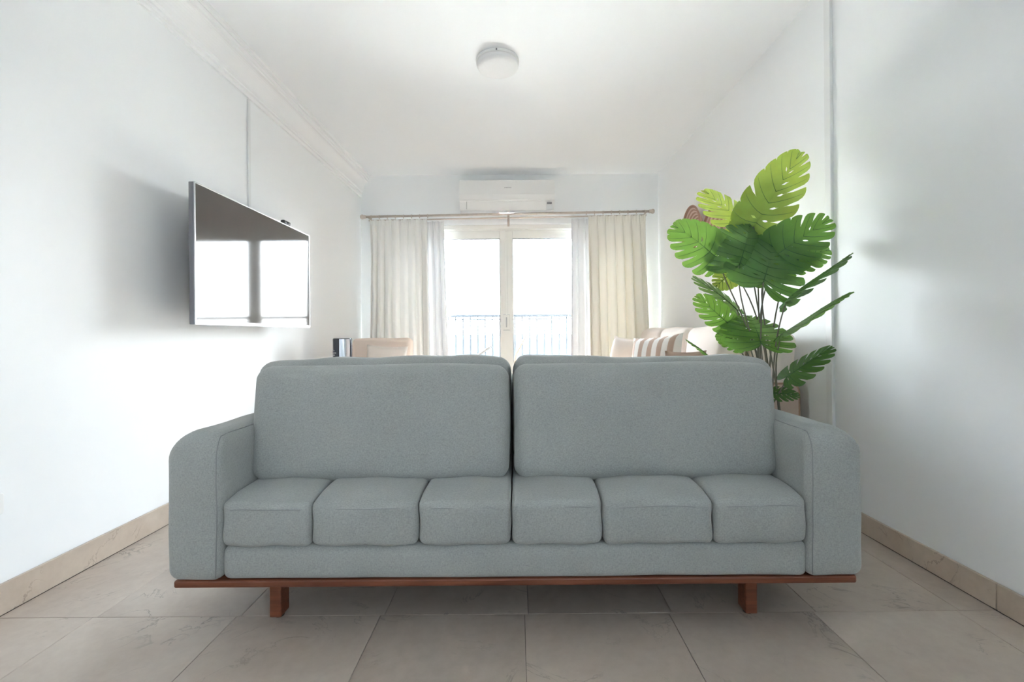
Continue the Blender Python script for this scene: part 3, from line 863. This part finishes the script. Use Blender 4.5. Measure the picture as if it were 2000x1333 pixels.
# soft rear headrest cushions that show above the back cushions
for (xa, xb, prof) in ((-1.0, -.026, (.797, .802, .804, .806, .809, .812, .813, .812)), (-.020, .985, (.812, .812, .805, .799, .798, .803, .806, .800))):
    w = xb - xa
    def fn(p, w=w, prof=prof):
        x, y, z = p
        s_ = min(.9999, max(0, x / w + .5)) * (len(prof) - 1); k = int(s_); f = s_ - k; f = f * f * (3 - 2 * f)
        up = max(0, z / .2)
        e = abs(2 * x / w)
        return (x, y, z + up * (prof[k] * (1 - f) + prof[min(k + 1, len(prof) - 1)] * f - .80 + .003 * math.sin(x * 23) - .010 * e ** 12))
    bm = bmesh.new(); rbox(bm, ((xa + xb) / 2, 1.80, .602), (w, .14, .40), .050, n=18, bulge=(.0, .01, .003), fn=fn, wob=.004, wsc=9)
    obj('rear_cushion', bm, M['fabric'], sofa, True)
bm = bmesh.new(); rbox(bm, (SX, 1.925, .45), (1.76, .10, .56), .03, n=8)
obj('back_frame', bm, M['fabric'], sofa, True)

# ------------------------------------------------------------------ cream sofa along the right wall
cs = thing('cream_sofa', 'cream sofa against the right wall behind the plant with scatter cushions', 'sofa', (1.12, 3.5, 0))
CY0, CY1 = 2.405, 4.60
for y0, y1 in ((CY0, CY0 + .19), (CY1 - .19, CY1)):
    arm = obj('arm', slab_rect(bmesh.new(), .72, 1.497, .10, .632, (.02, .02, .05, .05), y0, y1, .018, wob=.002, nseg=4), M['arm_tan'], cs, True)
    o2 = round_rect(.728, 1.489, .108, .624, (.02, .02, .05, .05), 8)
    o2 = o2 + [o2[0]]
    obj('piping', tube(bmesh.new(), [(a, y0 + .004, b) for a, b in o2], .006, 6, False), M['tan'], arm, True)
obj('base', B(.74, 1.48, CY0 + .19, CY1 - .19, .09, .28, .02, 2), M['cream'], cs)
bm = bmesh.new(); rbox(bm, (1.40, (CY0 + CY1) / 2, .60), (.13, CY1 - CY0 - .01, .60), .05, n=10, wob=.006, wsc=4, xf=Euler((0, math.radians(7), 0)).to_matrix())
obj('backrest', bm, M['cream'], cs, True)
for k in range(3):
    y0 = CY0 + .195 + k * .604
    bm = bmesh.new(); rbox(bm, (1.02, y0 + .302, .355), (.58, .598, .15), .04, n=6, bulge=(.0, 0, .015))
    obj('seat_cushion', bm, M['cream'], cs, True)
    bm = bmesh.new(); rbox(bm, (1.235, y0 + .302, .68), (.15, .585, .50), .055, n=7, bulge=(.03, .0, .012), wob=.008, wsc=5, xf=Euler((0, math.radians(8), 0)).to_matrix())
    obj('back_cushion', bm, M['cream'], cs, True)
for x in (.80, 1.42):
    for y in (CY0 + .08, CY1 - .08):
        obj('leg', tube(bmesh.new(), [(x, y, 0), (x, y, .105)], [.016, .022], 10), M['wood'], cs, True)

def cushion(name, label, loc, rot, w, h, t, m):
    bm = pillow(bmesh.new(), T(loc, rot), w, h, t)
    o = obj(name, bm, m, None, True, loc=(loc[0], loc[1], loc[2] - h / 2))
    tag(o, label, 'cushion', 'scatter cushions')
    return o
cushion('scatter_cushion', 'peach scatter cushion at the far end of the cream sofa', (.88, 3.66, .665), (-12, 4, -60), .40, .40, .13, M['peach'])
cushion('scatter_cushion', 'brown and white striped scatter cushion leaning on the cream sofa', (.90, 2.98, .675), (-12, -5, -58), .42, .42, .13, M['stripe'])
cushion('scatter_cushion', 'small dusty brown scatter cushion by the near arm of the cream sofa', (.985, 2.69, .625), (8, 0, 8), .26, .34, .10, M['brown'])

# ------------------------------------------------------------------ peach armchair, its cushion, glossy tower
ch = thing('peach_armchair', 'peach upholstered chair in the far left corner by the drape', 'chair', (-1.31, 4.2, 0))
bm = bmesh.new(); rbox(bm, (-1.315, 4.44, .55), (.57, .15, .63), .045, n=8, bulge=(0, .015, .004), wob=.008, wsc=6, xf=Euler((math.radians(-5), 0, 0)).to_matrix())
obj('backrest', bm, M['peach'], ch, True)
bm = bmesh.new(); rbox(bm, (-1.315, 4.14, .34), (.57, .54, .16), .045, n=8, bulge=(0, 0, .015))
obj('seat', bm, M['peach'], ch, True)
obj('apron', B(-1.58, -1.05, 3.90, 4.45, .19, .27, .02, 2), M['peach'], ch)
for x in (-1.55, -1.08):
    for y in (3.94, 4.42): obj('leg', tube(bmesh.new(), [(x, y, 0), (x, y, .2)], [.012, .02], 10), M['wood'], ch, True)
for k in range(2):
    obj('button', lathe(bmesh.new(), [(0, -.012), (.012, -.008), (.014, 0), (0, 0)], (-1.40 + .17 * k, 4.345, .72), 'Y', 12), M['peach'], ch, True)
o = pillow(bmesh.new(), T((-1.22, 4.22, .625), (-16, 3, 4)), .38, .36, .12)
o = obj('scatter_cushion', o, M['peach_light'], None, True, loc=(-1.22, 4.22, .45))
tag(o, 'pale peach scatter cushion resting on the peach chair', 'cushion')

sp = thing('tower_speaker', 'slim glossy black cylinder with a pale metal band left of the peach chair', 'speaker', (-1.42, 3.7, 0))
def arc_wall(bm, c, r0, r1, a0, a1, z0, z1, n=10):
    g = []
    for k in range(n + 1):
        a = math.radians(a0 + (a1 - a0) * k / n)
        d = Vector((math.cos(a), math.sin(a), 0))
        g.append([bm.verts.new(Vector(c) + d * r + Vector((0, 0, z))) for r, z in ((r0, z0), (r1, z0), (r1, z1), (r0, z1))])
    for p, q in zip(g, g[1:]):
        for k in range(4): bm.faces.new((p[k], q[k], q[(k + 1) % 4], p[(k + 1) % 4]))
    bm.faces.new(g[0]); bm.faces.new(g[-1][::-1])
    return bm
obj('body', lathe(bmesh.new(), [(0, 0), (.085, 0), (.085, .02), (.074, .025), (.074, .866), (.070, .873), (0, .873)], (-1.42, 3.7, 0), 'Z', 40), M['gloss_black'], sp, False)
obj('metal_band', arc_wall(bmesh.new(), (-1.42, 3.7, 0), .0745, .077, 272, 338, .03, .868), M['chrome'], sp)
bm = bmesh.new()
for k, (a, b) in enumerate(((206, 240), (206, 250), (206, 236))): arc_wall(bm, (-1.42, 3.7, 0), .0742, .0748, a, b, .735 + k * .018, .742 + k * .018, 6)
obj('label_print', bm, M['soft_grey'], sp)

# ------------------------------------------------------------------ woven baskets on the right wall
def basket(label, Y, z, R, seed):
    b = thing('wall_basket', label, 'wall basket', (XR, Y, z), 'woven wall baskets')
    obj('woven_bowl', lathe(bmesh.new(), [(0, -.014), (R * .45, -.018), (R * .55, -.03), (R * .8, -.062), (R, -.085), (R, -.077), (R * .82, -.050), (R * .57, -.016), (R * .45, -.002), (0, 0)], (XR, Y, z), 'X', 40), M['wicker'], b, True)
    pts = [(XR - .082, Y + R * math.cos(2 * PI * k / 40), z + R * math.sin(2 * PI * k / 40)) for k in range(41)]
    obj('rim', tube(bmesh.new(), pts, .007, 8, False), M['wicker_rim'], b, True)
    return b
basket('higher round woven basket on the right wall behind the plant', 3.82, 1.765, .19, 1)
basket('lower round woven basket on the right wall nearer the plant leaves', 3.40, 1.66, .165, 2)

# ------------------------------------------------------------------ the monstera
PX, PY = 1.225, 2.20
pl = thing('monstera_plant', 'tall artificial monstera plant with split green leaves behind the grey sofa', 'plant', (PX, PY, 0))
obj('pot', lathe(bmesh.new(), [(0, 0), (.095, 0), (.10, .01), (.125, .28), (.13, .30), (.118, .30), (.112, .26), (0, .26)], (PX, PY, 0), 'Z', 36), M['pot'], pl, True)
obj('soil', lathe(bmesh.new(), [(0, .275), (.06, .272), (.112, .265), (.112, .26), (0, .26)], (PX, PY, 0), 'Z', 24), M['soil'], pl, True)

RM = [0.0, 0.0, .015, .10, .23, .38, .53, .69, .84, 1.0]
RT = [172, 142, 112, 88, 74, 63, 53, 42, 28, 2]
RL = [.17, .34, .47, .54, .56, .54, .48, .39, .25, .03]
def lerp(A, j):
    k = min(int(j), len(A) - 2); f = j - k
    return A[k] * (1 - f) + A[k + 1] * f

def leaf(base, tip, wid, nrm, fold=.15, droop=.15, seed=0, m='leaf', cuts=.8):
    rng = random.Random(seed)
    base, tip = Vector(base), Vector(tip)
    ax = tip - base; L = ax.length; ax = ax / L
    nz = Vector(nrm); nz = (nz - ax * nz.dot(ax)).normalized(); wx = ax.cross(nz).normalized()
    def place(a, b, extra=0):
        c = -fold * abs(b) - droop * (a * a - a * .9) + .010 * math.sin(5 * a + 4 * b + seed) + extra
        return base + L * (a * ax + b * wx + c * nz)
    bm = bmesh.new()
    S = [0, .06, .12, .18, .24, .30, .38, .48, .58, .68, .78, .87, .94, 1.0]
    for side in (-1, 1):
        gp = []
        for j in range(10):
            cut = 2 <= j <= 8 and rng.random() < cuts[0 if side < 0 else 1]
            gp.append((cut, rng.uniform(.38, .60), 2 <= j <= 7 and rng.random() < .5, rng.uniform(.09, .15)))
        def gap(j, s):
            cut, sc, hole, h0 = gp[j]; g = 0
            if hole and h0 < s < h0 + .16: g = .10 * math.sin(PI * (s - h0) / .16)
            if cut and s > sc:
                q = (s - sc) / (1 - sc); g = max(g, .07 * min(1, q * 3) + .06 * q)
                if s > .9: g += .05 * ((s - .86) / .14) ** 2
            elif j in (0,) and s > .6: g += .1 * ((s - .6) / .4) ** 2
            elif s > .86 and 0 < j < 9: g += .05 * ((s - .86) / .14) ** 2
            return g
        for k in range(9):
            rows = []
            for s in S:
                g0, g1 = gap(k, s), gap(k + 1, s)
                row = []
                for i in range(5):
                    q = g0 + (i / 4) * (1 - g0 - g1)
                    j = k + q
                    th = math.radians(lerp(RT, j) * (1 - .16 * s)); l = lerp(RL, j) * (1 - .05 * (2 * i / 4 - 1) ** 2 * (s > .9))
                    a = lerp(RM, j) + l * s * math.cos(th); b = side * l * s * math.sin(th) * wid
                    row.append(bm.verts.new(place(a, b, -.012 * math.sin(PI * i / 4) * s + .006)))
                rows.append(row)
            for r0, r1 in zip(rows, rows[1:]):
                for i in range(4):
                    bm.faces.new((r0[i], r0[i + 1], r1[i + 1], r1[i]))
    bmesh.ops.remove_doubles(bm, verts=bm.verts, dist=2e-4)
    bmesh.ops.dissolve_degenerate(bm, edges=bm.edges, dist=1e-5)
    o = obj('leaf', bm, M[m], pl, True)
    bm = bmesh.new()
    tube(bm, [place(a / 8, 0, 0) for a in range(9)], [.0030 * (1 - .75 * a / 8) for a in range(9)], 5)
    for side in (-1, 1):
        for k in range(9):
            j = k + .5; pts = []
            for s in (0, .2, .4, .6, .8, .92):
                th = math.radians(lerp(RT, j) * (1 - .16 * s)); l = lerp(RL, j)
                pts.append(place(lerp(RM, j) + l * s * math.cos(th), side * l * s * math.sin(th) * wid, -.012 * s + .006))
            tube(bm, pts, [.0013, .0012, .0011, .0010, .0008, .0005], 4)
    obj('vein', bm, M['vein'], o, True)
    return base, ax

stem_k = [0]
def stem(end, ax, bend=.5):
    k = stem_k[0]; stem_k[0] += 1
    an = k * 2.4; r = .02 + .05 * ((k * 7) % 10) / 10
    s = Vector((PX + 1.15 * r * math.cos(an), PY + r * math.sin(an), .265))
    end = Vector(end); ln = (end - s).length
    c1 = s + Vector(((end.x - s.x) * .12, (end.y - s.y) * .12, ln * .55)); c2 = end - (ax * .35 + Vector((0, 0, .65))).normalized() * ln * .25 * bend
    pts = []
    for i in range(15):
        t = i / 14
        pts.append(s * (1 - t) ** 3 + 3 * c1 * t * (1 - t) ** 2 + 3 * c2 * t * t * (1 - t) + end * t ** 3)
    obj('stem', tube(bmesh.new(), pts, [.0048 - .0022 * i / 14 for i in range(15)], 8), M['stem'], pl, True)

LV = [  # base px, tip px, depths, width, facing, fold, droop, material, share of lobes that are slit
    ((1472, 444, 2.22), (1562, 300, 2.27), .56, (-.25, -1, .25), .10, .10, 'leaf_backlit', (.15, 1)),
    ((1462, 446, 2.30), (1378, 374, 2.42), 1.06, (.35, -1, .55), .10, .05, 'leaf_backlit', (1, .4)),
    ((1400, 503, 2.16), (1318, 441, 2.20), 1.06, (-.1, -1, .35), .12, .12, 'leaf', (.9, .2)),
    ((1443, 520, 2.10), (1466, 437, 2.22), 1.22, (.0, -1, .45), .38, .25, 'leaf_dark', (.6, .7)),
    ((1491, 552, 2.05), (1510, 466, 2.20), 1.20, (.05, -1, .5), .15, .20, 'leaf_dark', (.3, .4)),
    ((1498, 512, 2.16), (1616, 430, 2.08), .86, (.2, -.9, .5), .18, .10, 'leaf', (.5, 1)),
    ((1545, 512, 2.14), (1618, 488, 2.15), .80, (.0, -1, .4), .10, .10, 'leaf', (.8, .8)),
    ((1536, 588, 2.00), (1655, 499, 1.90), .70, (-.25, .25, 1), .25, .06, 'leaf_dark', (.9, .9)),
    ((1528, 652, 2.02), (1656, 574, 1.92), .70, (-.25, .20, 1), .22, .06, 'leaf', (.9, .9)),
    ((1486, 672, 2.06), (1462, 616, 2.24), 1.42, (.0, -.55, 1), .12, .18, 'leaf', (.5, .6)),
    ((1424, 634, 2.20), (1362, 580, 2.26), .85, (.15, -1, .4), .10, .08, 'leaf', (1, .6)),
    ((1438, 604, 2.32), (1358, 542, 2.38), .62, (.6, .15, 1), .15, .06, 'leaf', (.9, .9)),
    ((1452, 672, 2.16), (1402, 652, 2.22), 1.0, (-.2, -1, .6), .10, .10, 'leaf', (.5, .5)),
    ((1384, 696, 2.10), (1342, 664, 2.08), .45, (.7, -.5, 1), .20, .05, 'leaf', (.5, .5)),
    ((1537, 737, 2.08), (1622, 680, 2.02), .62, (-.35, -.6, 1), .30, .10, 'leaf_dark', (.9, 1)),
    ((1500, 768, 2.12), (1560, 772, 2.10), .60, (-.1, -.9, .6), .12, .10, 'leaf_dark', (.9, .9)),
    ((1432, 530, 2.26), (1398, 560, 2.30), 1.25, (-.2, -1, .3), .10, .10, 'leaf_backlit', (.4, .4)),
    ((1520, 500, 2.20), (1560, 518, 2.22), 1.2, (.1, -1, .3), .10, .10, 'leaf', (.4, .4)),
]
for i, (b, t, w, n, fo, dr, m, cu) in enumerate(LV):
    e, ax = leaf(P(*b), P(*t), w, n, fo, dr, 11 + i * 3, m, cu)
    stem(e, ax, 1.0)
